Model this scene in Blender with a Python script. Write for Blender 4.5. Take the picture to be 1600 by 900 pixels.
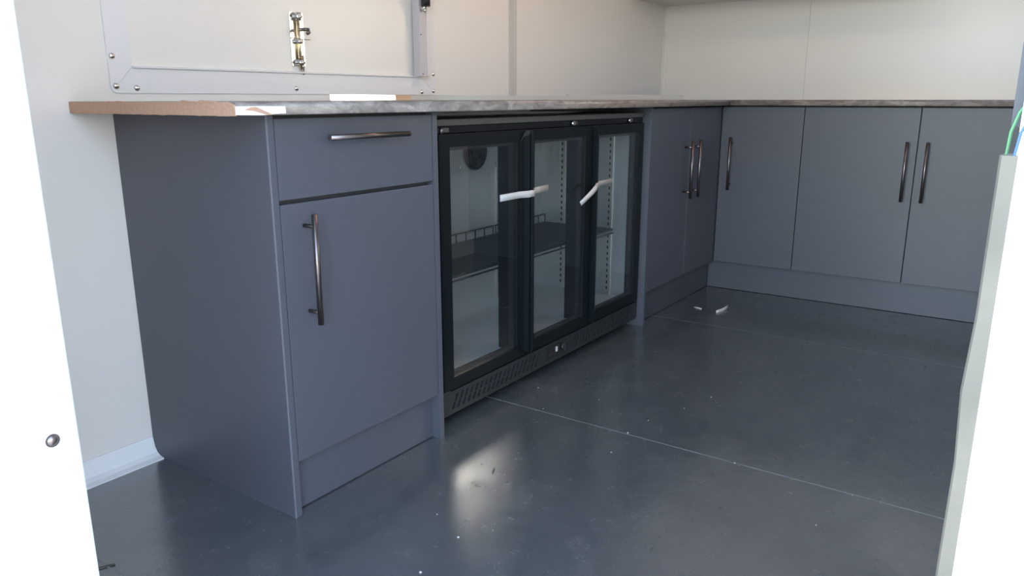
import bpy, bmesh, math, random
from mathutils import Vector, Matrix
random.seed(7)
for o in list(bpy.data.objects): bpy.data.objects.remove(o)
S = bpy.context.scene
C = S.collection

# ------------------------------------------------------------------ camera
CAM = Vector((-4.1208, -1.8194, 0.9062))
YAW, PITCH, ROLL, FPX = math.radians(34.662), math.radians(13.949), math.radians(-0.049), 1187.86
fw = Vector((math.cos(YAW)*math.cos(PITCH), math.sin(YAW)*math.cos(PITCH), -math.sin(PITCH)))
rt0 = Vector((math.sin(YAW), -math.cos(YAW), 0)); up0 = rt0.cross(fw)
rt = math.cos(ROLL)*rt0 + math.sin(ROLL)*up0
up = -math.sin(ROLL)*rt0 + math.cos(ROLL)*up0
cd = bpy.data.cameras.new('camera'); cam = bpy.data.objects.new('camera', cd); C.objects.link(cam)
m = Matrix((rt, up, -fw)).transposed().to_4x4(); m.translation = CAM; cam.matrix_world = m
cd.sensor_fit = 'HORIZONTAL'; cd.sensor_width = 36.0; cd.lens = FPX/1600*36.0; cd.clip_start = 0.02
S.camera = cam

# ------------------------------------------------------------------ daylight and exposure
LAMP = 4.8
SUN_ROT, SKY = 127, .63          # low sun on the window side, blue sky on the door side
W = bpy.data.worlds.new('evening_sky'); S.world = W; W.use_nodes = True
bg = W.node_tree.nodes['Background']
sky = W.node_tree.nodes.new('ShaderNodeTexSky'); sky.sky_type = 'NISHITA'; sky.sun_disc = False
sky.sun_elevation = math.radians(28); sky.sun_rotation = math.radians(SUN_ROT)
sky.air_density = 1.0; sky.dust_density = 1.5; sky.ozone_density = 1.0
hz = W.node_tree.nodes.new('ShaderNodeMix'); hz.data_type = 'RGBA'; hz.blend_type = 'MULTIPLY'; hz.inputs['Factor'].default_value = 1.0
hz.inputs['B'].default_value = (1.07, .99, .905, 1)                       # camera white balance of the evening light
W.node_tree.links.new(sky.outputs['Color'], hz.inputs['A'])
W.node_tree.links.new(hz.outputs['Result'], bg.inputs['Color']); bg.inputs['Strength'].default_value = SKY
S.view_settings.view_transform = 'Standard'; S.view_settings.look = 'None'
S.view_settings.gamma = 1.0; S.view_settings.use_curve_mapping = False
S.view_settings.exposure = 2.42
def portal(name, loc, rot, sx, sy):          # sampling aid at an opening: emits nothing itself
    l = bpy.data.lights.new(name, 'AREA'); l.shape = 'RECTANGLE'; l.size = sx; l.size_y = sy
    l.cycles.is_portal = True
    o = bpy.data.objects.new(name, l); C.objects.link(o); o.location = loc; o.rotation_euler = rot
DOOR_Y0, DOOR_Y1, DOOR_TOP = -1.81, -0.88, 1.92
WIN = (-0.92, -0.28, 1.14, 1.62)
portal('doorway_portal', (-3.77, (DOOR_Y0+DOOR_Y1)/2, DOOR_TOP/2), (0, -math.pi/2, 0), DOOR_TOP, DOOR_Y1-DOOR_Y0)
portal('window_portal', ((WIN[0]+WIN[1])/2, -2.06, (WIN[2]+WIN[3])/2), (math.pi/2, 0, 0), WIN[1]-WIN[0], WIN[3]-WIN[2])

# ------------------------------------------------------------------ materials
def mat(name, col, rough=0.5, metal=0.0, spec=0.5, noise=None, bump=None, coat=0.0, rnoise=None):
    """noise=(scale, amount, other colour, stretch) ; bump=(scale, strength) ; rnoise=(scale, lo, hi)"""
    M = bpy.data.materials.new(name); M.use_nodes = True
    nt = M.node_tree; b = nt.nodes['Principled BSDF']
    b.inputs['Base Color'].default_value = (*col, 1); b.inputs['Roughness'].default_value = rough
    b.inputs['Metallic'].default_value = metal; b.inputs['Specular IOR Level'].default_value = spec
    b.inputs['Coat Weight'].default_value = coat
    tc = nt.nodes.new('ShaderNodeTexCoord')
    geo = nt.nodes.new('ShaderNodeNewGeometry')
    def coords(st):
        mp = nt.nodes.new('ShaderNodeMapping'); mp.inputs['Scale'].default_value = st
        nt.links.new(geo.outputs['Position'], mp.inputs['Vector']); return mp.outputs['Vector']
    if noise:
        sc, amt, other, st = noise
        n = nt.nodes.new('ShaderNodeTexNoise'); n.inputs['Scale'].default_value = sc; n.inputs['Detail'].default_value = 5
        nt.links.new(coords(st), n.inputs['Vector'])
        r = nt.nodes.new('ShaderNodeValToRGB'); r.color_ramp.elements[0].position = .35; r.color_ramp.elements[1].position = .7
        r.color_ramp.elements[0].color = (*col, 1)
        r.color_ramp.elements[1].color = (*[c*(1-amt)+o*amt for c, o in zip(col, other)], 1)
        nt.links.new(n.outputs['Fac'], r.inputs['Fac']); nt.links.new(r.outputs['Color'], b.inputs['Base Color'])
    if rnoise:
        n = nt.nodes.new('ShaderNodeTexNoise'); n.inputs['Scale'].default_value = rnoise[0]; n.inputs['Detail'].default_value = 6
        nt.links.new(coords((1, 1, 1)), n.inputs['Vector'])
        mr = nt.nodes.new('ShaderNodeMapRange'); mr.inputs['From Min'].default_value = .3; mr.inputs['From Max'].default_value = .7
        mr.inputs['To Min'].default_value = rnoise[1]; mr.inputs['To Max'].default_value = rnoise[2]
        nt.links.new(n.outputs['Fac'], mr.inputs['Value']); nt.links.new(mr.outputs['Result'], b.inputs['Roughness'])
    if bump:
        n = nt.nodes.new('ShaderNodeTexNoise'); n.inputs['Scale'].default_value = bump[0]; n.inputs['Detail'].default_value = 3
        nt.links.new(coords((1, 1, 1)), n.inputs['Vector'])
        bp = nt.nodes.new('ShaderNodeBump'); bp.inputs['Strength'].default_value = bump[1]; bp.inputs['Distance'].default_value = .002
        nt.links.new(n.outputs['Fac'], bp.inputs['Height']); nt.links.new(bp.outputs['Normal'], b.inputs['Normal'])
    return M
M = {}
M['wall'] = mat('white_panel', (.77, .73, .70), .34, bump=(60, .03))
M['white_trim'] = mat('white_aluminium', (.74, .72, .74), .32)
M['jamb'] = mat('white_jamb_paint', (.86, .88, .90), .35)
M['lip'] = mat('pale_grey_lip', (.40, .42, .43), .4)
M['ceiling'] = mat('ceiling_panel', (.70, .67, .64), .5)
M['grey_trim'] = mat('joint_trim_plastic', (.55, .53, .51), .4)
M['cab'] = mat('dusk_grey_board', (.070, .075, .096), .42, noise=(900, .25, (.10, .105, .128), (1, 1, 1)), bump=(700, .05))
M['cab_edge'] = mat('dusk_grey_edging', (.15, .155, .185), .35)
M['carcass'] = mat('cabinet_carcass_board', (.05, .052, .06), .6)
M['handle'] = mat('brushed_nickel_bar', (.19, .165, .16), .32, 1.0)
M['steel'] = mat('bright_zinc_steel', (.80, .79, .76), .18, 1.0)
M['brass'] = mat('brass_rod', (.80, .66, .42), .25, 1.0)
M['mirror_steel'] = mat('polished_steel_strip', (.74, .73, .72), .10, 1.0)
M['black'] = mat('black_powder_coat', (.006, .009, .011), .3, spec=.16)
M['black_pl'] = mat('black_plastic', (.015, .015, .017), .4)
M['top_trim'] = mat('grey_cooler_trim', (.065, .067, .07), .42, .3)
M['grille'] = mat('dark_grey_grille_paint', (.020, .025, .028), .38, spec=.3)
M['void'] = mat('dark_cavity', (.004, .004, .005), .8)
M['stucco'] = mat('embossed_aluminium', (.74, .75, .76), .36, .4, bump=(150, .9))
M['liner'] = mat('plain_aluminium_liner', (.60, .61, .62), .40, .6)
M['pilaster'] = mat('shelf_pilaster_steel', (.66, .64, .60), .35, .8)
M['wire'] = mat('black_shelf_wire', (.03, .033, .036), .4)
M['chip'] = mat('raw_chipboard', (.47, .29, .20), .85, noise=(220, .6, (.60, .40, .29), (1, 1, 1)), bump=(300, .5))
M['paper'] = mat('white_label_paper', (.82, .80, .82), .6)
M['tan_band'] = mat('tan_brown', (.52, .33, .20), .5)
M['tape'] = mat('white_packing_tape', (.50, .50, .50), .35, bump=(120, .4))
M['rubber'] = mat('weathered_seal', (.098, .085, .066), .7, noise=(25, .5, (.045, .042, .033), (1, 1, 1)), bump=(60, .5))
M['cove'] = mat('white_cove_skirting', (.78, .78, .80), .35)
M['green'] = mat('green_cable_sheath', (.03, .13, .045), .4)
M['blue'] = mat('blue_cable_sheath', (.012, .06, .16), .4)
M['darkgrey'] = mat('dark_grey_plastic', (.025, .025, .032), .5)
M['seam'] = mat('pale_seam_weld', (.26, .27, .27), .6, noise=(30, .6, (.13, .14, .14), (1, 1, 1)))
M['speck'] = mat('pale_debris', (.55, .54, .52), .6)
M['twig'] = mat('dark_debris', (.05, .045, .04), .8)
M['ground'] = mat('gravel_ground', (.36, .35, .33), .9, noise=(8, .5, (.26, .25, .24), (1, 1, 1)))

def floor_material():
    F = mat('dark_vinyl_sheet', (.07, .085, .097), .3, spec=.85)
    F.node_tree.nodes['Principled BSDF'].inputs['IOR'].default_value = 2.0
    nt = F.node_tree; b = nt.nodes['Principled BSDF']; geo = nt.nodes['Geometry'] if 'Geometry' in nt.nodes else nt.nodes.new('ShaderNodeNewGeometry')
    n1 = nt.nodes.new('ShaderNodeTexNoise'); n1.inputs['Scale'].default_value = 2.2; n1.inputs['Detail'].default_value = 6; n1.inputs['Roughness'].default_value = .65
    nt.links.new(geo.outputs['Position'], n1.inputs['Vector'])
    r1 = nt.nodes.new('ShaderNodeValToRGB')
    r1.color_ramp.elements[0].position = .35; r1.color_ramp.elements[0].color = (.052, .065, .075, 1)
    r1.color_ramp.elements[1].position = .75; r1.color_ramp.elements[1].color = (.076, .088, .095, 1)
    nt.links.new(n1.outputs['Fac'], r1.inputs['Fac'])
    n2 = nt.nodes.new('ShaderNodeTexNoise'); n2.inputs['Scale'].default_value = 8; n2.inputs['Detail'].default_value = 9; n2.inputs['Roughness'].default_value = .7
    n2.inputs['Distortion'].default_value = .35
    nt.links.new(geo.outputs['Position'], n2.inputs['Vector'])
    r2 = nt.nodes.new('ShaderNodeValToRGB'); r2.color_ramp.elements[0].position = .46; r2.color_ramp.elements[1].position = .74
    nt.links.new(n2.outputs['Fac'], r2.inputs['Fac'])
    mx = nt.nodes.new('ShaderNodeMix'); mx.data_type = 'RGBA'
    mul = nt.nodes.new('ShaderNodeMath'); mul.operation = 'MULTIPLY'; mul.inputs[1].default_value = .22
    nt.links.new(r2.outputs['Color'], mul.inputs[0]); nt.links.new(mul.outputs[0], mx.inputs['Factor'])
    nt.links.new(r1.outputs['Color'], mx.inputs['A']); mx.inputs['B'].default_value = (.19, .20, .20, 1)
    nt.links.new(mx.outputs['Result'], b.inputs['Base Color'])
    mr = nt.nodes.new('ShaderNodeMapRange'); mr.inputs['From Min'].default_value = .3; mr.inputs['From Max'].default_value = .75
    mr.inputs['To Min'].default_value = .155; mr.inputs['To Max'].default_value = .32
    n4 = nt.nodes.new('ShaderNodeTexNoise'); n4.inputs['Scale'].default_value = 22; n4.inputs['Detail'].default_value = 8; n4.inputs['Roughness'].default_value = .7
    nt.links.new(geo.outputs['Position'], n4.inputs['Vector']); nt.links.new(n4.outputs['Fac'], mr.inputs['Value']); nt.links.new(mr.outputs['Result'], b.inputs['Roughness'])
    bp = nt.nodes.new('ShaderNodeBump'); bp.inputs['Strength'].default_value = .22; bp.inputs['Distance'].default_value = .001
    n3 = nt.nodes.new('ShaderNodeTexNoise'); n3.inputs['Scale'].default_value = 90; n3.inputs['Detail'].default_value = 4
    nt.links.new(geo.outputs['Position'], n3.inputs['Vector']); nt.links.new(n3.outputs['Fac'], bp.inputs['Height']); nt.links.new(bp.outputs['Normal'], b.inputs['Normal'])
    return F
M['floor'] = floor_material()

def marble_material():
    F = mat('grey_marble_laminate', (.42, .39, .37), .32, spec=.35)
    nt = F.node_tree; b = nt.nodes['Principled BSDF']; geo = nt.nodes['Geometry']
    n = nt.nodes.new('ShaderNodeTexNoise'); n.inputs['Scale'].default_value = 15; n.inputs['Detail'].default_value = 8
    n.inputs['Roughness'].default_value = .66; n.inputs['Distortion'].default_value = 1.0
    mp = nt.nodes.new('ShaderNodeMapping'); mp.inputs['Scale'].default_value = (1, 1, 2.2); mp.inputs['Rotation'].default_value = (.3, .5, .4)
    nt.links.new(geo.outputs['Position'], mp.inputs['Vector']); nt.links.new(mp.outputs['Vector'], n.inputs['Vector'])
    r = nt.nodes.new('ShaderNodeValToRGB'); e = r.color_ramp.elements
    e[0].position = .30; e[0].color = (.09, .075, .068, 1); e[1].position = .78; e[1].color = (.45, .41, .38, 1)
    x = e.new(.45); x.color = (.175, .148, .133, 1); x = e.new(.58); x.color = (.255, .222, .20, 1)
    nt.links.new(n.outputs['Fac'], r.inputs['Fac']); nt.links.new(r.outputs['Color'], b.inputs['Base Color'])
    return F
M['marble'] = marble_material()

def glass_material(name, tint, ior=1.7):
    G = bpy.data.materials.new(name); G.use_nodes = True; nt = G.node_tree
    nt.nodes.clear()
    out = nt.nodes.new('ShaderNodeOutputMaterial'); mx = nt.nodes.new('ShaderNodeMixShader')
    fr = nt.nodes.new('ShaderNodeFresnel'); fr.inputs['IOR'].default_value = ior
    tr = nt.nodes.new('ShaderNodeBsdfTransparent'); tr.inputs['Color'].default_value = (*tint, 1)
    gl = nt.nodes.new('ShaderNodeBsdfGlossy'); gl.inputs['Roughness'].default_value = .015
    gl.inputs['Color'].default_value = (.95, .97, 1, 1)
    ge = nt.nodes.new('ShaderNodeNewGeometry'); io = nt.nodes.new('ShaderNodeMix')      # same index on both faces of the pane
    io.inputs['A'].default_value = ior; io.inputs['B'].default_value = 1/ior
    nt.links.new(ge.outputs['Backfacing'], io.inputs['Factor']); nt.links.new(io.outputs['Result'], fr.inputs['IOR'])
    nt.links.new(fr.outputs[0], mx.inputs[0]); nt.links.new(tr.outputs[0], mx.inputs[1]); nt.links.new(gl.outputs[0], mx.inputs[2])
    nt.links.new(mx.outputs[0], out.inputs['Surface'])
    return G
M['glass'] = glass_material('cooler_door_glass', (.91, .94, .95), 1.7)
M['window_glass'] = glass_material('window_pane_glass', (.55, .585, .62), 1.45)

# ------------------------------------------------------------------ mesh helpers (all in world coordinates)
def nb(): return bmesh.new()
def box(bm, x0, x1, y0, y1, z0, z1, bev=0.0):
    vs = [bm.verts.new((x, y, z)) for x in (x0, x1) for y in (y0, y1) for z in (z0, z1)]
    f = [(0,1,3,2), (4,6,7,5), (0,4,5,1), (2,3,7,6), (0,2,6,4), (1,5,7,3)]
    fs = [bm.faces.new([vs[i] for i in q]) for q in f]
    if bev:
        es = list({e for q in fs for e in q.edges})
        bmesh.ops.bevel(bm, geom=es, offset=bev, segments=2, affect='EDGES', profile=.6)
    return bm
def cyl(bm, a, b, r, n=16, r2=None, caps=True):
    a, b = Vector(a), Vector(b); d = (b-a).normalized()
    u = d.orthogonal().normalized(); v = d.cross(u); r2 = r if r2 is None else r2
    A = [bm.verts.new(a + r*(math.cos(2*math.pi*i/n)*u + math.sin(2*math.pi*i/n)*v)) for i in range(n)]
    B = [bm.verts.new(b + r2*(math.cos(2*math.pi*i/n)*u + math.sin(2*math.pi*i/n)*v)) for i in range(n)]
    for i in range(n): bm.faces.new((A[i], A[(i+1)%n], B[(i+1)%n], B[i])).smooth = n > 6
    if caps: bm.faces.new(A[::-1]); bm.faces.new(B)
    return bm
def tube(bm, pts, r, n=8):
    pts = [Vector(p) for p in pts]; rings = []
    for i, p in enumerate(pts):
        d = (pts[min(i+1, len(pts)-1)] - pts[max(i-1, 0)]).normalized()
        u = d.cross(Vector((.13, .31, .94))).normalized(); v = d.cross(u)
        rings.append([bm.verts.new(p + r*(math.cos(2*math.pi*k/n)*u + math.sin(2*math.pi*k/n)*v)) for k in range(n)])
    for a, b in zip(rings, rings[1:]):
        for k in range(n): bm.faces.new((a[k], a[(k+1)%n], b[(k+1)%n], b[k])).smooth = True
    bm.faces.new(rings[0][::-1]); bm.faces.new(rings[-1]); return bm
def prism(bm, poly, axis, t0, t1, smooth=False):
    """poly: 2-D points in the plane across `axis` (x: (y,z), y: (x,z), z: (x,y)), extruded t0..t1"""
    def P(p, t): return {'x': (t, p[0], p[1]), 'y': (p[0], t, p[1]), 'z': (p[0], p[1], t)}[axis]
    A = [bm.verts.new(P(p, t0)) for p in poly]; B = [bm.verts.new(P(p, t1)) for p in poly]; n = len(poly)
    for i in range(n): bm.faces.new((A[i], A[(i+1)%n], B[(i+1)%n], B[i])).smooth = smooth
    bm.faces.new(A[::-1]); bm.faces.new(B); return bm
def dome(bm, c, nrm, r, h, n=14, k=4):
    c, nrm = Vector(c), Vector(nrm).normalized(); u = nrm.orthogonal().normalized(); v = nrm.cross(u); rings = []
    for j in range(k):
        a = math.pi/2*j/k; rr = r*math.cos(a); hh = h*math.sin(a)
        rings.append([bm.verts.new(c + hh*nrm + rr*(math.cos(2*math.pi*i/n)*u + math.sin(2*math.pi*i/n)*v)) for i in range(n)])
    top = bm.verts.new(c + h*nrm)
    for a, b in zip(rings, rings[1:]):
        for i in range(n): bm.faces.new((a[i], a[(i+1)%n], b[(i+1)%n], b[i])).smooth = True
    for i in range(n): bm.faces.new((rings[-1][i], rings[-1][(i+1)%n], top)).smooth = True
    bm.faces.new(rings[0][::-1]); return bm
def root_of(o):
    while o.parent: o = o.parent
    return o
def obj(name, bm, m, parent=None, label=None):
    bmesh.ops.recalc_face_normals(bm, faces=bm.faces)
    if parent: off = root_of(parent).location.copy()
    else:
        xs = [v.co for v in bm.verts]
        off = Vector(((min(p.x for p in xs)+max(p.x for p in xs))/2, (min(p.y for p in xs)+max(p.y for p in xs))/2, min(p.z for p in xs)))
    bmesh.ops.translate(bm, verts=bm.verts, vec=-off)
    me = bpy.data.meshes.new(name); bm.to_mesh(me); bm.free(); me.materials.append(M[m] if isinstance(m, str) else m)
    o = bpy.data.objects.new(name, me); C.objects.link(o)
    if parent: o.parent = parent
    else: o.location = off
    if label: o['label'] = label
    return o
def tag(o, label, cat, group=None):
    o['label'] = label; o['category'] = cat
    if group: o['group'] = group
    return o
def thing(name, label, cat, loc, group=None):
    o = bpy.data.objects.new(name, None); o.empty_display_size = .05; C.objects.link(o); o.location = loc
    return tag(o, label, cat, group)
def struct(name, bm, m, label=None):
    o = obj(name, bm, m); o['kind'] = 'structure'
    if label: o['label'] = label
    return o

# ------------------------------------------------------------------ the shell of the trailer
T = .04                                     # wall thickness
XF, XI = -3.75, -3.71                       # outer / inner face of the door wall
YR = -2.0                                   # inner face of the window wall
ZC = 2.02
HX0, HX1, HZ0, HZ1 = -3.085, -2.050, .981, 1.86      # hatch opening
# floor: a base and vinyl sheets with pale seams between
fl = struct('floor', box(nb(), XF, T, YR-T, T, -.06, -.0006), 'seam', 'dark vinyl sheet floor of the trailer with pale seams')
seams = [XF, -3.478, -2.328, -1.179, .0]
for a, b in zip(seams, seams[1:]):
    g = .0022
    obj('vinyl_sheet', box(nb(), a+(g if a != XF else 0), b-(g if b != 0 else 0), YR, 0, -.0006, 0), 'floor', fl)
# wall with the serving hatch
bm = nb()
box(bm, XF, HX0, 0, T, -.06, ZC); box(bm, HX1, T, 0, T, -.06, ZC)
box(bm, HX0, HX1, 0, T, -.06, HZ0); box(bm, HX0, HX1, 0, T, HZ1, ZC)
struct('wall_left', bm, 'wall', 'pale panelled wall with the serving hatch')
bm = nb()
box(bm, 0, T, YR-T, -.772, -.06, ZC); box(bm, 0, T, -.769, 0, -.06, ZC); box(bm, .004, T, -.772, -.769, -.06, ZC)
struct('wall_back', bm, 'wall', 'pale end wall with a fine vertical joint above the worktop')
bm = nb()
box(bm, XF, WIN[0], YR-T, YR, -.06, ZC); box(bm, WIN[1], T, YR-T, YR, -.06, ZC)
box(bm, WIN[0], WIN[1], YR-T, YR, -.06, WIN[2]); box(bm, WIN[0], WIN[1], YR-T, YR, WIN[3], ZC)
struct('wall_right', bm, 'wall', 'side wall with a window')
bm = nb()
box(bm, XF, XI, DOOR_Y1+.012, T, -.06, ZC); box(bm, XF, XI, YR-T, DOOR_Y0-.0, -.06, ZC)
box(bm, XF, XI, DOOR_Y0, DOOR_Y1+.012, DOOR_TOP, ZC)
struct('wall_front', bm, 'jamb', 'bright white outer wall with the doorway')
struct('ceiling', box(nb(), XF, T, YR-T, T, ZC, ZC+.04), 'ceiling')
# door lining at the hatch-wall side of the opening: flat face with a proud inner lip, and a screw
dj = struct('trim_1', box(nb(), XF-.002, XI-.013, DOOR_Y1, DOOR_Y1+.012, 0, DOOR_TOP), 'jamb', 'white lining of the doorway')
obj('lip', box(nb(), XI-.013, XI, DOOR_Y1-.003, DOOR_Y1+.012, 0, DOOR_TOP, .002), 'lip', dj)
sc = obj('screw_head', dome(nb(), (-3.7395, DOOR_Y1, .506), (0, -1, 0), .0068, .004, 18, 4), 'handle', dj, 'grey dome screw head')
obj('washer', cyl(nb(), (-3.7395, DOOR_Y1, .506), (-3.7395, DOOR_Y1-.001, .506), .0085, 20), 'handle', sc)
# window
w = thing('window_1', 'aluminium framed window', 'window', ((WIN[0]+WIN[1])/2, YR-.02, WIN[2])); w['kind'] = 'structure'; del w['category']
for nm, b in (('frame_rail', (WIN[0], WIN[1], WIN[2], WIN[2]+.03)), ('frame_rail', (WIN[0], WIN[1], WIN[3]-.03, WIN[3])),
              ('frame_stile', (WIN[0], WIN[0]+.03, WIN[2]+.03, WIN[3]-.03)), ('frame_stile', (WIN[1]-.03, WIN[1], WIN[2]+.03, WIN[3]-.03))):
    obj(nm, box(nb(), b[0], b[1], YR-.038, YR+.004, b[2], b[3], .002), 'white_trim', w)
obj('pane', box(nb(), WIN[0]+.03, WIN[1]-.03, YR-.022, YR-.018, WIN[2]+.03, WIN[3]-.03), 'window_glass', w)
# cove skirting below the hatch wall
pf = [(0, 0), (-.046, 0), (-.046, .003), (-.030, .006), (-.018, .013), (-.010, .025), (-.006, .045), (-.004, .052), (0, .052)]
struct('baseboard_left', prism(nb(), pf, 'x', XI, -3.146), 'cove', 'white cove skirting at the foot of the hatch wall')
# joint cover and corner trims
bm = nb(); box(bm, -1.512, -1.494, -.004, 0, .902, ZC, .001); box(bm, -1.494, -1.474, -.0025, 0, .902, ZC); box(bm, -1.474, -1.462, -.005, 0, .902, ZC, .001)
struct('trim_2', bm, 'grey_trim', 'narrow vertical joint cover on the hatch wall')
bm = nb(); box(bm, -.016, 0, -.003, 0, .902, ZC); box(bm, -.003, 0, -.016, -.003, .902, ZC)
struct('trim_3', bm, 'wall', 'pale corner angle between the two walls')
# ground outside
struct('ground', box(nb(), -14, 10, -12, 12, -.62, -.55), 'ground', 'gravel outside the trailer')

# ------------------------------------------------------------------ serving hatch
h = thing('serving_hatch', 'closed white serving hatch with riveted frame above the worktop', 'hatch', ((HX0+HX1)/2, 0, HZ0))
obj('flap_panel', box(nb(), HX0+.003, HX1-.003, .004, .03, HZ0+.003, HZ1-.003, .001), 'wall', h)
OX0, OX1, OZ0, OZ1 = -3.142, -1.972, .921, 1.92
r = .016
def miter_rail(poly): return prism(nb(), poly, 'y', -.0035, 0)
arc = [(OX0+r-r*math.cos(a), OZ0+r-r*math.sin(a)) for a in [i*math.pi/2/6 for i in range(7)]]
mid = 3
bl = arc[mid]
IX0, IX1, IZ0, IZ1 = HX0+.0, HX1-.0, HZ0, HZ1
obj('frame_rail', miter_rail(arc[mid:] + [(OX1-r, OZ0), (OX1-.3*r, OZ0+.3*r), (IX1, IZ0), (IX0, IZ0)]), 'white_trim', h)
obj('frame_stile', miter_rail([(OX0, OZ1), (OX0, OZ0+r)] + arc[1:mid+1] + [(IX0-.0006, IZ0+.0006), (IX0-.0006, IZ1)]), 'white_trim', h)
obj('frame_stile', miter_rail([(IX1+.0006, IZ1), (IX1+.0006, IZ0+.0006), (OX1-.3*r+.0006, OZ0+.3*r+.0006), (OX1, OZ0+r), (OX1, OZ1)]), 'white_trim', h)
obj('frame_rail', miter_rail([(IX0, IZ1), (IX1, IZ1), (OX1, OZ1), (OX0, OZ1)]), 'white_trim', h)
obj('inner_lip', prism(nb(), [(-.0035, IZ0-.003), (-.010, IZ0-.001), (-.010, IZ0+.002), (.004, IZ0+.004), (.004, IZ0-.003)], 'x', IX0, -2.088), 'white_trim', h)
for x, z in ((-3.131, 1.005), (-3.129, .937), (-3.079, .933), (-2.596, .937), (-2.047, .931), (-1.984, .992), (-1.986, .935), (-3.131, 1.30), (-1.984, 1.30)):
    obj('rivet', dome(nb(), (x, -.0035, z), (0, -1, 0), .0075, .005), 'steel', h)
# upright channel at the hatch's right side
bm = nb(); box(bm, -2.084, -2.050, -.034, -.003, .982, HZ1, .0015)
obj('edge_channel', bm, mat('lilac_grey_channel', (.52, .48, .50), .35), h)
bm = nb(); box(bm, -2.0495, -2.045, -.037, -.003, .985, HZ1); obj('channel_flange', bm, 'white_trim', h)
obj('screw_head', dome(nb(), (-2.078, -.034, 1.118), (0, -1, 0), .0025, .0015), 'black_pl', h)
obj('screw_head', dome(nb(), (-2.072, -.034, .990), (0, -1, 0), .0025, .0015), 'black_pl', h)
# gas strut
g = thing('gas_strut', 'black end of a gas strut beside the hatch channel', 'strut', (-2.08, -.05, 1.19))
obj('ball_stud', cyl(dome(nb(), (-2.073, -.048, 1.195), (0, -1, 0), .007, .009), (-2.073, -.0345, 1.195), (-2.073, -.052, 1.208), .005), 'steel', g)
obj('end_fitting', cyl(nb(), (-2.074, -.055, 1.207), (-2.073, -.055, 1.255), .0155, 18), 'black_pl', g)
obj('cylinder_body', cyl(nb(), (-2.073, -.055, 1.255), (-2.07, -.055, 1.75), .011, 18), 'black_pl', g)
# tower bolt on the flap
t = thing('tower_bolt', 'shiny zinc tower bolt with brass rod on the hatch', 'bolt', (-2.577, 0, 1.0))
Y = .004
obj('backplate', box(nb(), -2.602, -2.552, Y-.003, Y, 1.000, 1.148, .0008), 'steel', t)
obj('rod', cyl(nb(), (-2.577, Y-.010, .990), (-2.577, Y-.010, 1.132), .0045, 12), 'brass', t)
for z0, z1 in ((1.126, 1.147), (1.062, 1.074), (1.002, 1.018)):
    bm = nb()
    pts = [(-2.592, Y-.003), (-2.587, Y-.004), (-2.585, Y-.013), (-2.581, Y-.018), (-2.573, Y-.018), (-2.569, Y-.013), (-2.567, Y-.004), (-2.562, Y-.003),
           (-2.562, Y-.0045), (-2.566, Y-.0055), (-2.5675, Y-.0145), (-2.5725, Y-.0195), (-2.5815, Y-.0195), (-2.5865, Y-.0145), (-2.588, Y-.0055), (-2.592, Y-.0045)]
    obj('guide_loop', prism(bm, pts, 'z', z0, z1, True), 'steel', t)
obj('knob', tube(nb(), [(-2.577, Y-.012, 1.100), (-2.570, Y-.026, 1.101), (-2.566, Y-.040, 1.100), (-2.570, Y-.046, 1.092), (-2.577, Y-.046, 1.088)], .0050, 10), 'handle', t)
obj('bolt_end', cyl(nb(), (-2.567, Y-.0072, .976), (-2.566, Y-.0072, 1.030), .0042, 12), 'steel', t)
obj('split_pin', tube(nb(), [(-2.604, Y-.006, 1.078), (-2.577, Y-.015, 1.076), (-2.552, Y-.012, 1.075), (-2.536, Y-.010, 1.075)], .0011, 6), 'handle', t)
for sx, sz in ((-2.596, 1.138), (-2.558, 1.138), (-2.596, 1.010), (-2.558, 1.010)):
    obj('screw_head', dome(nb(), (sx, Y-.003, sz), (0, -1, 0), .0042, .002), 'handle', t)
# ------------------------------------------------------------------ overhead locker above the end wall
ol = thing('overhead_locker', 'pale overhead locker whose underside meets the corner', 'locker', (-.22, -.65, 1.40))
obj('carcass', box(nb(), -.42, -.001, -1.30, -.001, 1.40, 1.86), 'ceiling', ol)
for k in range(3):
    y0 = -1.298+k*.432
    dd = obj('door', box(nb(), -.438, -.42, y0, y0+.429, 1.402, 1.858, .001), 'wall', ol)
    obj('handle', cyl(cyl(cyl(nb(), (-.47, y0+.15, 1.44), (-.47, y0+.35, 1.44), .006), (-.47, y0+.17, 1.44), (-.437, y0+.17, 1.44), .004), (-.47, y0+.33, 1.44), (-.437, y0+.33, 1.44), .004), 'handle', dd)

# ------------------------------------------------------------------ ceiling lamp
cl = thing('ceiling_light', 'round warm ceiling light in the middle of the trailer', 'light', (-1.75, -.95, ZC))
obj('base_ring', cyl(nb(), (-1.75, -.95, ZC), (-1.75, -.95, ZC-.03), .16, 32), 'white_trim', cl)
EM = bpy.data.materials.new('warm_opal_diffuser'); EM.use_nodes = True
_b = EM.node_tree.nodes['Principled BSDF']; _b.inputs['Base Color'].default_value = (.8, .8, .8, 1)
_b.inputs['Emission Color'].default_value = (1.0, .58, .40, 1); _b.inputs['Emission Strength'].default_value = LAMP
obj('diffuser', dome(nb(), (-1.75, -.95, ZC-.03), (0, 0, -1), .145, .05, 24, 5), EM, cl)

# ------------------------------------------------------------------ bar handles
def bar_handle(parent, a, b, base, out):
    """bar from a to b, posts back to the face by vector -out, `base` = inset of the posts from the bar ends"""
    a, b, out = Vector(a), Vector(b), Vector(out); d = (b-a).normalized()
    bm = nb(); cyl(bm, a, b, .0062, 20)
    for p in (a+d*base, b-d*base): cyl(bm, p, p-out, .0042, 12)
    return obj('handle', bm, 'handle', parent, 'brushed metal bar handle')

FX = -.574                 # door plane of the end-wall units
WB, WT = .877, .902        # worktop underside and top
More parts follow.
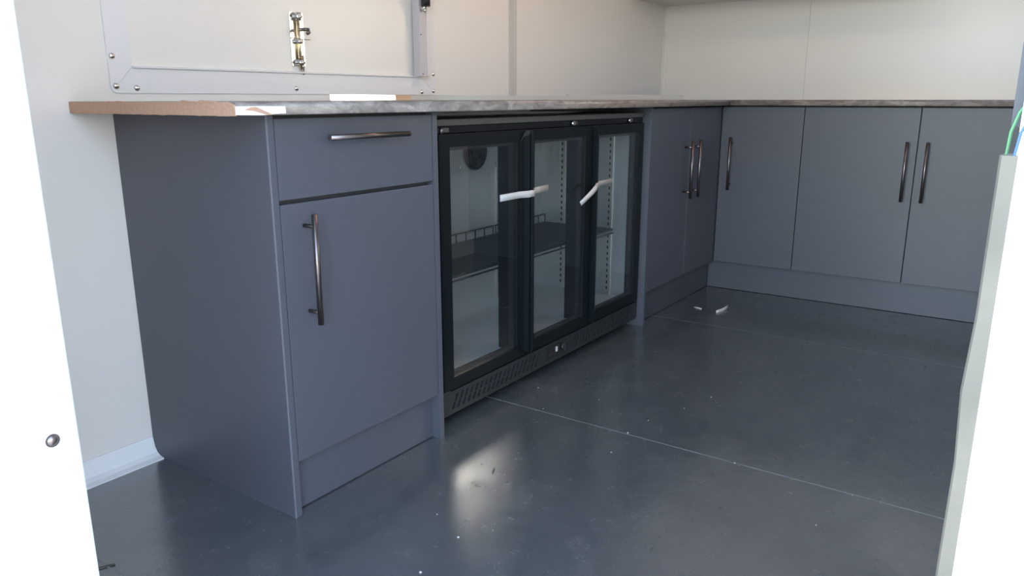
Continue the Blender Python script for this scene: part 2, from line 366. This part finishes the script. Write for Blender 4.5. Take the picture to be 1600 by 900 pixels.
# ------------------------------------------------------------------ near drawer unit
FY = -.560                 # front plane of end panels; doors end here too
u = thing('drawer_base_unit', 'grey base unit with one drawer above a door at the worktop end', 'cabinet', (-2.886, -.28, 0))
obj('end_panel', box(nb(), -3.145, -3.127, FY, -.002, 0, WB-.0016, .0008), 'cab', u, 'tall plain grey end panel')
obj('end_panel', box(nb(), -2.646, -2.628, FY, -.002, 0, WB-.0016, .0008), 'cab', u)
obj('edging', box(nb(), -3.1452, -3.1425, FY-.0006, FY+.002, 0, WB-.0016), 'cab_edge', u)
obj('carcass', box(nb(), -3.127, -2.646, -.538, -.02, .13, WB-.002), 'carcass', u)
d = obj('drawer_front', box(nb(), -3.1245, -2.6485, FY+.001, -.539, .706, .869, .0012), 'cab', u)
bar_handle(d, (-3.013, FY-.033, .8285), (-2.768, FY-.033, .8285), .030, (0, -.034, 0))
d = obj('door', box(nb(), -3.1245, -2.6485, FY+.001, -.539, .130, .697, .0012), 'cab', u)
bar_handle(d, (-3.067, FY-.033, .675), (-3.067, FY-.033, .437), .026, (0, -.034, 0))
obj('plinth', box(nb(), -3.127, -2.646, -.535, -.517, .003, .13), 'cab', u)

# ------------------------------------------------------------------ hatch-side double unit in the corner
u = thing('corner_base_unit', 'blue-grey two-door base unit between bottle cooler and corner', 'cabinet', (-.97, -.28, 0))
obj('end_panel', box(nb(), -1.357, -1.339, FY, -.002, 0, WB-.0016, .0008), 'cab', u)
obj('carcass', box(nb(), -1.339, -.602, -.538, -.02, .14, WB-.002), 'carcass', u)
d = obj('door', box(nb(), -1.3365, -.9495, FY+.001, -.539, .141, .871, .0012), 'cab', u)
bar_handle(d, (-1.000, FY-.033, .735), (-1.000, FY-.033, .490), .028, (0, -.034, 0))
d = obj('door', box(nb(), -.9465, FX-.0015, FY+.001, -.539, .141, .871, .0012), 'cab', u)
bar_handle(d, (-.912, FY-.033, .735), (-.912, FY-.033, .490), .028, (0, -.034, 0))
obj('plinth', box(nb(), -1.339, -.535, -.522, -.504, .002, .141), 'cab', u)

# ------------------------------------------------------------------ end-wall units
u = thing('single_door_base_unit', 'blue-grey single-door base unit beside the inner corner on the end wall', 'cabinet', (-.28, -.75, 0))
obj('carcass', box(nb(), -.552, -.02, -.930, -.60, .14, WB-.002), 'carcass', u)
d = obj('door', box(nb(), FX, FX+.019, -.9285, FY-.0015, .141, .871, .0012), 'cab', u)
bar_handle(d, (FX-.033, -.617, .735), (FX-.033, -.617, .492), .026, (-.034, 0, 0))
u = thing('double_door_base_unit', 'blue-grey double-door base unit on the end wall nearest the doorway', 'cabinet', (-.28, -1.39, 0))
obj('carcass', box(nb(), -.552, -.02, -1.846, -.932, .14, WB-.002), 'carcass', u)
d = obj('door', box(nb(), FX, FX+.019, -1.3865, -.9315, .141, .871, .0012), 'cab', u)
bar_handle(d, (FX-.033, -1.353, .735), (FX-.033, -1.353, .490), .026, (-.034, 0, 0))
d = obj('door', box(nb(), FX, FX+.019, -1.846, -1.3895, .141, .871, .0012), 'cab', u)
bar_handle(d, (FX-.033, -1.428, .735), (FX-.033, -1.428, .490), .026, (-.034, 0, 0))
obj('filler_panel', box(nb(), FX, FX+.019, YR+.002, -1.849, .141, .871, .0012), 'cab', u)
tag(obj('plinth_board', box(nb(), -.533, -.515, YR+.002, -.523, .002, .1405), 'cab'), 'long grey plinth board under the end wall cabinets', 'plinth')

# ------------------------------------------------------------------ worktops
def edge_profile(back, front, zb, zt, r=.009):
    s = -1
    p = [(back, zb), (front+r*.4, zb)]
    for i in range(5): a = math.pi/2*i/4; p.append((front+r*.4-r*.4*math.sin(a), zb+r*.4-r*.4*math.cos(a)))
    for i in range(7): a = math.pi/2*i/6; p.append((front+r-r*math.cos(a), zt-r+r*math.sin(a)))
    p.append((back, zt)); return p
wk = thing('worktop', 'grey marble-effect worktop along the hatch wall with a raw sawn end', 'worktop', (-1.6, -.3, WB))
obj('slab', prism(nb(), edge_profile(-.001, -.600, WB, WT), 'x', -3.238, -.001, True), 'marble', wk)
# raw end: thin chipboard face with a chipped upper edge
bm = nb(); pts = [(-.001, WB-.0005)]
n = 60
top = []
for i in range(n+1):
    yy = -.001-.598*i/n
    zz = WT-.0004 + (random.random()**3)*.0016
    if i > n-2: zz -= .003*(i-(n-2))
    top.append((yy, zz))
bot = [(-.001-.598*i/n, WB-.0004-(random.random()**4)*.0012) for i in range(n+1)]
A = []
for t_ in (-3.2415, -3.238):
    A.append(([bm.verts.new((t_, y, z)) for y, z in top], [bm.verts.new((t_, y, z)) for y, z in bot]))
for i in range(n):
    for k in (0, 1): bm.faces.new((A[k][0][i], A[k][0][i+1], A[k][1][i+1], A[k][1][i]))
    bm.faces.new((A[0][0][i], A[0][0][i+1], A[1][0][i+1], A[1][0][i])); bm.faces.new((A[0][1][i], A[0][1][i+1], A[1][1][i+1], A[1][1][i]))
for i in (0, n): bm.faces.new((A[0][0][i], A[1][0][i], A[1][1][i], A[0][1][i]))
obj('sawn_end', bm, 'chip', wk, 'raw brown chipboard end with chipped edges')
# curled chips of torn laminate standing on the upper edge
for (ya, yb, hh) in ((-.425, -.470, .0028), (-.480, -.545, .0030), (-.20, -.225, .0012)):
    obj('torn_laminate', prism(nb(), [(ya, WT-.001), (ya-.3*(ya-yb), WT+hh*.9), (ya-.55*(ya-yb), WT+hh*.75), (yb, WT+.001), (yb, WT-.002)], 'x', -3.2425, -3.2395), 'chip', wk)
# torn white label round the front corner
def front_sheet(poly, m, t=.0007, y=-.6003): return obj('torn_label', prism(nb(), poly, 'y', y-t, y), m, wk)
front_sheet([(-3.2405, .8785), (-3.2405, .8935), (-3.185, .8940), (-3.150, .8935), (-3.128, .8935), (-3.127, .8800), (-3.160, .8790), (-3.172, .8772), (-3.20, .8775)], 'paper')
obj('torn_laminate', prism(nb(), [(-3.222, .8870), (-3.207, .8925), (-3.196, .8925), (-3.158, .8780), (-3.172, .8775), (-3.200, .8855)], 'y', -.6022, -.6012), 'chip', wk)
wk2 = obj('worktop', prism(nb(), edge_profile(-.001, -.600, WB, WT), 'y', YR+.002, -.602, True), 'marble')
tag(wk2, 'grey marble-effect worktop along the end wall', 'worktop')

# ------------------------------------------------------------------ metal strips lying on the worktop
def tilt(bm, a=math.radians(6)):            # the upright flange leans back a little
    bmesh.ops.rotate(bm, verts=bm.verts, cent=(0, 0, 0), matrix=Matrix.Rotation(-a, 3, 'X')); return bm
def strip(label, a, b, hgt):
    a, b = Vector(a), Vector(b); d = (b-a); L = d.length; ang = math.atan2(d.y, d.x)
    o = thing('metal_strip', label, 'trim strip', ((a+b)/2), 'polished strips on the worktop'); del o['group']
    def part(nm, bm, m):
        me = bpy.data.meshes.new(nm); bmesh.ops.recalc_face_normals(bm, faces=bm.faces); bm.to_mesh(me); bm.free(); me.materials.append(M[m])
        q = bpy.data.objects.new(nm, me); C.objects.link(q); q.parent = o; return q
    o.rotation_euler.z = ang
    part('upright_flange', tilt(box(nb(), -L/2, L/2, 0, .0016, 0, hgt)), 'mirror_steel')
    part('foot_flange', box(nb(), -L/2, L/2, -.014, 0, 0, .0014), 'mirror_steel')
    return o, part, L
o, part, L = strip('polished metal strip with a brown band lying on the worktop', (-2.556, -.10, WT), (-1.196, -.10, WT), .0175)
part('brown_band', tilt(box(nb(), -.404, -.336, -.0008, .0022, .001, .0179)), 'tan_band')  # short brown section set around the upright flange
strip('plain metal strip on the worktop reaching to the corner', (-1.190, -.080, WT), (-.030, -.140, WT), .0245)

# ------------------------------------------------------------------ three-door bottle cooler
X0, X1 = -2.600, -1.362
YF = -.535                       # door front plane
YB = -.500                       # body front plane
Z0, Z1 = .035, .858
k = thing('bottle_cooler', 'black three-door glass bottle cooler under the worktop', 'cooler', ((X0+X1)/2, -.3, 0))
obj('side_panel', box(nb(), X0, X0+.03, YB, -.04, Z0, Z1), 'black', k)
obj('side_panel', box(nb(), X1-.03, X1, YB, -.04, Z0, Z1), 'black', k)
obj('back_panel', box(nb(), X0+.03, X1-.03, -.08, -.04, Z0, Z1), 'black', k)
obj('top_panel', box(nb(), X0+.03, X1-.03, YB, -.08, .815, Z1), 'black', k)
obj('base', box(nb(), X0+.03, X1-.03, YB, -.08, Z0, .118), 'black', k)
ix0, ix1, iy, iz0, iz1 = X0+.03, X1-.03, -.085, .118, .815
obj('back_liner', box(nb(), ix0, ix1, iy-.004, iy, iz0, iz1), 'liner', k)
obj('side_liner', box(nb(), ix0, ix0+.004, YB+.012, iy-.004, iz0, iz1), 'liner', k)
obj('side_liner', box(nb(), ix1-.004, ix1, YB+.012, iy-.004, iz0, iz1), 'liner', k)
obj('floor_liner', box(nb(), ix0+.004, ix1-.004, YB+.012, iy-.004, iz0, iz0+.006), 'stucco', k)
obj('top_liner', box(nb(), ix0+.004, ix1-.004, YB+.012, iy-.004, iz1-.004, iz1), 'liner', k)
for fx in (X0+.05, X1-.05):
    for fy in (YB+.05, -.10):
        obj('foot', cyl(nb(), (fx, fy, 0), (fx, fy, Z0), .018, 14, .014), 'black_pl', k)
# head of the cabinet
obj('top_trim', box(nb(), X0+.004, X1-.004, YF+.002, YB, .839, .8555, .001), 'top_trim', k, 'grey metal trim along the top')
obj('head_rail', box(nb(), X0, X1, YF+.010, YB, .820, .839), 'black', k)
hr = obj('top_hinge', box(nb(), X0+.004, X0+.05, YF+.001, YF+.010, .8225, .8335, .001), 'top_trim', k)
obj('hinge_pin', cyl(nb(), (X0+.012, YF-.004, .819), (X0+.012, YF-.004, .836), .005, 12), 'handle', hr)
for lx in (-1.905, -1.487):
    lk = obj('lock', cyl(nb(), (lx, YF+.010, .8295), (lx, YF-.002, .8295), .0075, 18), 'steel', k, 'round chrome lock')
    obj('keyhole', box(nb(), lx-.001, lx+.001, YF-.0026, YF-.0019, .8255, .8335), 'black_pl', lk)
    obj('lock_plate', box(nb(), lx+.014, lx+.034, YF+.006, YF+.010, .8245, .8345), 'handle', lk)
# mullions
w3 = (X1-X0)/3
for i in (1, 2):
    xm = X0+i*w3
    obj('mullion', box(nb(), xm-.022, xm+.022, YB, YB+.055, iz0, iz1), 'black', k)
# doors
DZ0, DZ1 = .110, .818
st, rl = .044, .034
for i in range(3):
    a = X0+.006+i*w3 if i == 0 else X0+i*w3+.003
    b = X0+(i+1)*w3-(.003 if i < 2 else .006)
    bm = nb(); ga, gb, gz0, gz1 = a+st, b-st, DZ0+rl, DZ1-rl
    for poly in ([(a, DZ0), (b, DZ0), (gb, gz0), (ga, gz0)], [(b, DZ0), (b, DZ1), (gb, gz1), (gb, gz0)],
                 [(b, DZ1), (a, DZ1), (ga, gz1), (gb, gz1)], [(a, DZ1), (a, DZ0), (ga, gz0), (ga, gz1)]):
        prism(bm, poly, 'y', YF, YB-.001)
    dr = obj('door', bm, 'black', k, 'black framed glass door')
    obj('pane', box(nb(), ga-.004, gb+.004, YF+.006, YF+.009, gz0-.004, gz1+.004), 'glass', dr)
    bm = nb()
    for (p, q, s, t_) in ((ga, gb, gz0, gz0+.010), (ga, gb, gz1-.010, gz1), (ga, ga+.010, gz0+.010, gz1-.010), (gb-.010, gb, gz0+.010, gz1-.010)):
        box(bm, p, q, YF+.012, YF+.026, s, t_)
    obj('spacer_bar', bm, 'black_pl', dr)
    # full-height pull profile on the opening edge
    side = 1 if i == 0 else -1
    e = b if side == 1 else a
    prof = [(e, YF), (e, YF-.016), (e-side*.006, YF-.020), (e-side*.011, YF-.018), (e-side*.014, YF-.004), (e-side*.030, YF)]
    bm = nb(); za, zb_ = DZ0+.004, DZ1-.004
    def ring(z, sh):
        out = []
        for (px, py) in prof:
            dep = (YF-py)
            out.append(bm.verts.new((px, py, z+sh*abs(e-px)*1.1)))
        return out
    A, B = ring(za, 1), ring(zb_, -1)
    nn = len(prof)
    for q in range(nn): bm.faces.new((A[q], A[(q+1)%nn], B[(q+1)%nn], B[q]))
    bm.faces.new(A[::-1]); bm.faces.new(B)
    pp = obj('pull_profile', bm, 'black', dr)
    # bright cut end of the profile
    bm = nb()
    q0 = [(px, py, zb_-abs(e-px)*1.1+.0006) for px, py in prof]
    vs0 = [bm.verts.new(p) for p in q0]; vs1 = [bm.verts.new((p[0], p[1], p[2]+.0008)) for p in q0]
    for q in range(nn): bm.faces.new((vs0[q], vs0[(q+1)%nn], vs1[(q+1)%nn], vs1[q]))
    bm.faces.new(vs0[::-1]); bm.faces.new(vs1)
    obj('profile_end_cap', bm, 'top_trim', dr)
# lower hinge
obj('lower_hinge', box(nb(), X0+.002, X0+.030, YF-.002, YF+.012, .1060, .1100, .0008), 'handle', k)
# kick grille with two rows of slanted slots
GZ0, GZ1, GY0, GY1 = Z0, .1035, YF+.003, YF+.006
bm = nb()
rows = ((.0470, .0670), (.0705, .0905))
groups = ((-2.560, -2.105, 19), (-1.885, -1.430, 19))
box(bm, X0, X1, GY0, GY1, GZ0, rows[0][0]); box(bm, X0, X1, GY0, GY1, rows[0][1], rows[1][0]); box(bm, X0, X1, GY0, GY1, rows[1][1], GZ1)
for ri, (za, zb_) in enumerate(rows):
    sh = .011; x_prev = X0; s_prev = 0
    base = .0125*ri
    for (ga, gb, n) in groups:
        pit = (gb-ga)/n
        for j in range(n):
            xs = ga+j*pit+base
            prism(bm, [(x_prev, za), (xs, za), (xs+sh, zb_), (x_prev+s_prev, zb_)], 'y', GY0, GY1)
            x_prev = xs+.0095; s_prev = sh
    prism(bm, [(x_prev, za), (X1, za), (X1, zb_), (x_prev+s_prev, zb_)], 'y', GY0, GY1)
# returns of the grille tray
box(bm, X0, X0+.002, GY1, YB, GZ0, GZ1); box(bm, X1-.002, X1, GY1, YB, GZ0, GZ1)
obj('kick_grille', bm, 'grille', k, 'dark grey kick grille with slanted vents')
obj('grille_backing', box(nb(), X0+.003, X1-.003, YF+.020, YF+.022, GZ0+.002, GZ1-.002), 'void', k)
cp = obj('control_panel', box(nb(), -2.062, -1.920, GY0-.002, GY0, .048, .0925, .0008), 'black_pl', k)
obj('display', box(nb(), -2.052, -2.012, GY0-.0028, GY0-.0018, .056, .086), 'void', cp)
obj('button', box(nb(), -2.044, -2.036, GY0-.0045, GY0-.0028, .060, .072, .0006), 'darkgrey', cp)
obj('button', box(nb(), -2.030, -2.022, GY0-.0045, GY0-.0028, .062, .072, .0006), 'darkgrey', cp)
obj('indicator', box(nb(), -2.000, -1.990, GY0-.0055, GY0-.002, .067, .084, .001), 'tape', cp, 'small white indicator')
kn = obj('knob', cyl(nb(), (-1.955, GY0-.002, .074), (-1.955, GY0-.012, .074), .013, 20), 'black_pl', cp)
obj('knob_grip', box(nb(), -1.957, -1.953, GY0-.016, GY0-.012, .062, .086), 'darkgrey', kn)
# inside: evaporator cover with fan, pilasters, wire shelf
ec = obj('evaporator_cover', box(nb(), -2.29, -1.66, iy-.040, iy-.004, .655, .811, .002), 'liner', k)
fx, fz = -1.905, .722
bm = nb()
for rr in (.020, .036, .052, .064): 
    tube(bm, [(fx+rr*math.cos(a*math.pi/14), iy-.045, fz+rr*math.sin(a*math.pi/14)) for a in range(29)], .0018, 6)
obj('fan_guard', bm, 'wire', ec)
fan = obj('fan', cyl(nb(), (fx, iy-.0400, fz), (fx, iy-.0415, fz), .066, 28), 'void', ec)
bm = nb(); cyl(bm, (fx, iy-.044, fz), (fx, iy-.0415, fz), .018, 18)
for b_ in range(5):
    a = b_*2*math.pi/5; c, s = math.cos(a), math.sin(a)
    poly = [(fx+c*.017-s*.006, fz+s*.017+c*.006), (fx+c*.058-s*.018, fz+s*.058+c*.018), (fx+c*.060+s*.012, fz+s*.060-c*.012), (fx+c*.017+s*.004, fz+s*.017-c*.004)]
    prism(bm, poly, 'y', iy-.0430, iy-.0418)
obj('fan_blades', bm, 'black_pl', fan)
for sx, sz in ((-2.27, .668), (-1.99, .672), (-1.70, .668), (-1.78, .672)):
    obj('screw_head', dome(nb(), (sx, iy-.040, sz), (0, -1, 0), .005, .003), 'steel', ec)
def pilaster(p0, p1, n):            # slotted upright
    (xa, ya), (xb, yb) = p0, p1
    bm = nb(); box(bm, xa, xb, ya, yb, iz0+.006, .80 if n else .652)
    o = obj('pilaster', bm, 'pilaster', k)
    bm = nb(); nrm_x = abs(xb-xa) < abs(yb-ya)
    z = iz0+.03
    while z < (.79 if n else .64):
        if nrm_x: box(bm, xa-.0006, xa, (ya+yb)/2-.003, (ya+yb)/2+.003, z, z+.012)
        else: box(bm, (xa+xb)/2-.003, (xa+xb)/2+.003, ya-.0006, ya, z, z+.012)
        z += .024
    s = obj('slot_row', bm, 'void', o); return o
pilaster((-1.735, iy-.012), (-1.712, iy-.004), 0)
pilaster((-2.225, iy-.012), (-2.202, iy-.004), 0)
pilaster((ix1-.012, -.205), (ix1-.004, -.180), 1)
pilaster((ix1-.012, -.425), (ix1-.004, -.400), 1)
pilaster((ix0+.004, -.205), (ix0+.012, -.180), 1)
pilaster((ix0+.004, -.425), (ix0+.012, -.400), 1)
SZ = .400
for (sa, sb) in ((ix0+.008, X0+w3-.004), (X0+w3+.004, X0+2*w3-.004), (X0+2*w3+.004, ix1-.014)):
    bm = nb()
    for yy in (-.432, -.26, iy-.030): cyl(bm, (sa, yy, SZ-.004), (sb, yy, SZ-.004), .004, 8)
    x = sa+.006
    while x < sb: 
        box(bm, x-.0022, x+.0022, -.436, iy-.028, SZ-.001, SZ+.0034); x += .0135
    s = obj('wire_shelf', bm, 'wire', k, 'black wire shelf')
    bm = nb(); yy = iy-.030
    cyl(bm, (sa, yy, SZ+.034), (sb, yy, SZ+.034), .003, 8)
    x = sa+.004
    while x < sb+.001: cyl(bm, (x, yy, SZ), (x, yy, SZ+.034), .0025, 8); x += (sb-sa-.008)/7
    obj('back_rail', bm, 'wire', s)
    bm = nb(); cyl(bm, (sa, -.436, SZ-.016), (sb, -.436, SZ-.016), .003, 8); obj('front_rail', bm, 'wire', s)

# ------------------------------------------------------------------ packing tape on the cooler doors
def ribbon(bm, pts, w, wdir, thick=.0006):
    pts = [Vector(p) for p in pts]; wd = [Vector(q).normalized()*w/2 for q in wdir]
    rows = []
    for i, p in enumerate(pts):
        t_ = (pts[min(i+1, len(pts)-1)]-pts[max(i-1, 0)]).normalized(); nn = t_.cross(wd[i]).normalized()*thick/2
        rows.append([bm.verts.new(p+wd[i]+nn), bm.verts.new(p-wd[i]+nn), bm.verts.new(p-wd[i]-nn), bm.verts.new(p+wd[i]-nn)])
    for a, b in zip(rows, rows[1:]):
        for q in range(4): bm.faces.new((a[q], a[(q+1)%4], b[(q+1)%4], b[q])).smooth = True
    bm.faces.new(rows[0][::-1]); bm.faces.new(rows[-1]); return bm
U = (0, 0, 1)
xm = X0+w3
yp = YF-.0215
o = obj('packing_tape', ribbon(nb(), [(-2.318, YF+.004, .625), (-2.260, YF+.001, .626), (-2.228, YF-.003, .627), (xm-.016, yp, .628), (xm-.004, yp-.001, .629), (xm+.004, yp-.001, .628), (xm+.016, yp, .629),
     (xm+.034, YF-.004, .630), (xm+.056, YF-.001, .631), (xm+.135, YF+.004, .632)], .020, [U]*10), 'tape')
tag(o, 'white tape strip holding the left and middle cooler doors together', 'tape')
xm = X0+2*w3
o = obj('packing_tape', ribbon(nb(), [(-1.895, YF-.026, .565), (-1.865, YF-.030, .580), (-1.828, YF-.033, .598), (-1.800, YF-.032, .611), (xm-.008, YF-.026, .617), (xm+.004, yp-.001, .616), (xm+.016, yp, .615),
     (xm+.034, YF-.004, .615), (xm+.060, YF-.001, .616), (xm+.165, YF+.004, .617)], .017, [(-.5, .1, .75), (-.5, .2, .75), (-.45, .3, .7), (-.3, .3, .8), (-.1, .2, .9), U, U, U, U, U]), 'tape')
tag(o, 'white tape with a loose curled end on the right cooler door', 'tape')

# ------------------------------------------------------------------ right-hand door jamb: perished seal, wires, keeper
n = 26; bm = nb(); rows = []
for i in range(n+1):
    z = .884*i/n
    wv = .0007*math.sin(i*1.7)+.0005*math.sin(i*3.1)
    y1 = DOOR_Y0+.0058+wv; x = XF
    rows.append([bm.verts.new((x-.004, DOOR_Y0-.001, z)), bm.verts.new((x-.0045, y1-.001, z)), bm.verts.new((x, y1, z)), bm.verts.new((x+.012, y1-.001, z)), bm.verts.new((x+.012, DOOR_Y0-.0, z))])
for a, b in zip(rows, rows[1:]):
    for q in range(5): bm.faces.new((a[q], a[(q+1)%5], b[(q+1)%5], b[q]))
bm.faces.new(rows[0][::-1]); bm.faces.new(rows[-1])
tag(obj('door_seal', bm, 'rubber'), 'weathered grey seal strip along the right door jamb', 'seal')
def wire(label, m, pts):
    tag(obj('loose_wire', tube(nb(), pts, .0006, 10), m), label, 'wire')
wire('green wire curling from the top of the door seal', 'green', [(XF+.004, DOOR_Y0+.0030, .870), (XF+.004, DOOR_Y0+.0034, .884), (XF+.004, DOOR_Y0+.0030, .893), (XF+.004, DOOR_Y0+.0010, .901), (XF+.004, DOOR_Y0-.003, .907), (XF+.003, DOOR_Y0-.010, .911)])
wire('blue wire beside the green one at the jamb', 'blue', [(XF-.002, DOOR_Y0+.0004, .870), (XF-.002, DOOR_Y0+.0004, .884), (XF-.002, DOOR_Y0-.0006, .893), (XF-.002, DOOR_Y0-.003, .899), (XF-.003, DOOR_Y0-.010, .903)])
kp = thing('latch_keeper', 'dark grey latch keeper on the right door jamb at worktop height', 'latch', (XF+.02, DOOR_Y0, .895))
obj('body', prism(nb(), [(XF+.008, .895), (XF+.030, .895), (XF+.030, 1.00), (XF+.008, 1.00)], 'y', DOOR_Y0, DOOR_Y0+.0035), 'darkgrey', kp)
obj('screw_head', dome(nb(), (XF+.019, DOOR_Y0+.0035, .985), (0, 1, 0), .004, .002), 'steel', kp)

# ------------------------------------------------------------------ litter on the floor
o = obj('plastic_shaving', ribbon(nb(), [(-.985, -.735, .003), (-.968, -.741, .0045), (-.945, -.748, .006), (-.915, -.752, .008), (-.885, -.754, .010)], .014, [(.3, .25, .95)]*5), 'speck')
tag(o, 'curved white plastic shaving on the floor near the corner', 'debris')
o = obj('plastic_shaving', ribbon(nb(), [(-.955, -.622, .002), (-.960, -.640, .003), (-.967, -.662, .002)], .005, [(.5, 0, .8)]*3), 'speck')
tag(o, 'small thin white shaving on the floor by the corner plinth', 'debris')
def ray_floor(u, v):
    dvec = rt*((u-800)/FPX) - up*((v-450)/FPX) + fw; t_ = -CAM.z/dvec.z; return CAM+dvec*t_
specks = [(849, 639), (981, 677), (1148, 724), (936, 625), (1069, 638), (1013, 657), (955, 707), (683, 804), (716, 840), (657, 895), (1111, 621), (841, 606), (1275, 821), (1332, 774)]
base = None
for i, (a, b) in enumerate(specks):
    p = ray_floor(a, b)
    if base is None:
        bm = nb(); bmesh.ops.create_icosphere(bm, subdivisions=1, radius=.0030)
        for v in bm.verts: v.co.z = (v.co.z+.003)*.45; v.co.x *= 1+.4*random.random()
        me = bpy.data.meshes.new('debris_speck'); bm.to_mesh(me); bm.free(); me.materials.append(M['speck']); base = me
    o = bpy.data.objects.new('debris_speck', base); C.objects.link(o); o.location = (p.x, p.y, 0); o.rotation_euler.z = i*1.3
    s = .5+.5*random.random(); o.scale = (s, s, s)
    tag(o, 'tiny pale debris speck lying on the dark floor', 'debris', 'debris specks on the floor')
for (a, b, lb, an) in ((771, 736, 'small dark splinter lying in the bright patch of floor', .4), (1014, 657, 'small dark splinter lying on the open floor beyond the seam', 1.0), (158, 888, 'dark splinter on the floor beside the left door jamb', -.5)):
    p = ray_floor(a, b); L = .022 if a != 158 else .05
    dx, dy = math.cos(an)*L/2, math.sin(an)*L/2
    tag(obj('dark_splinter', tube(nb(), [(p.x-dx, p.y-dy, .0018), (p.x, p.y, .0026), (p.x+dx, p.y+dy, .0018)], .0017, 6), 'twig'), lb, 'debris')
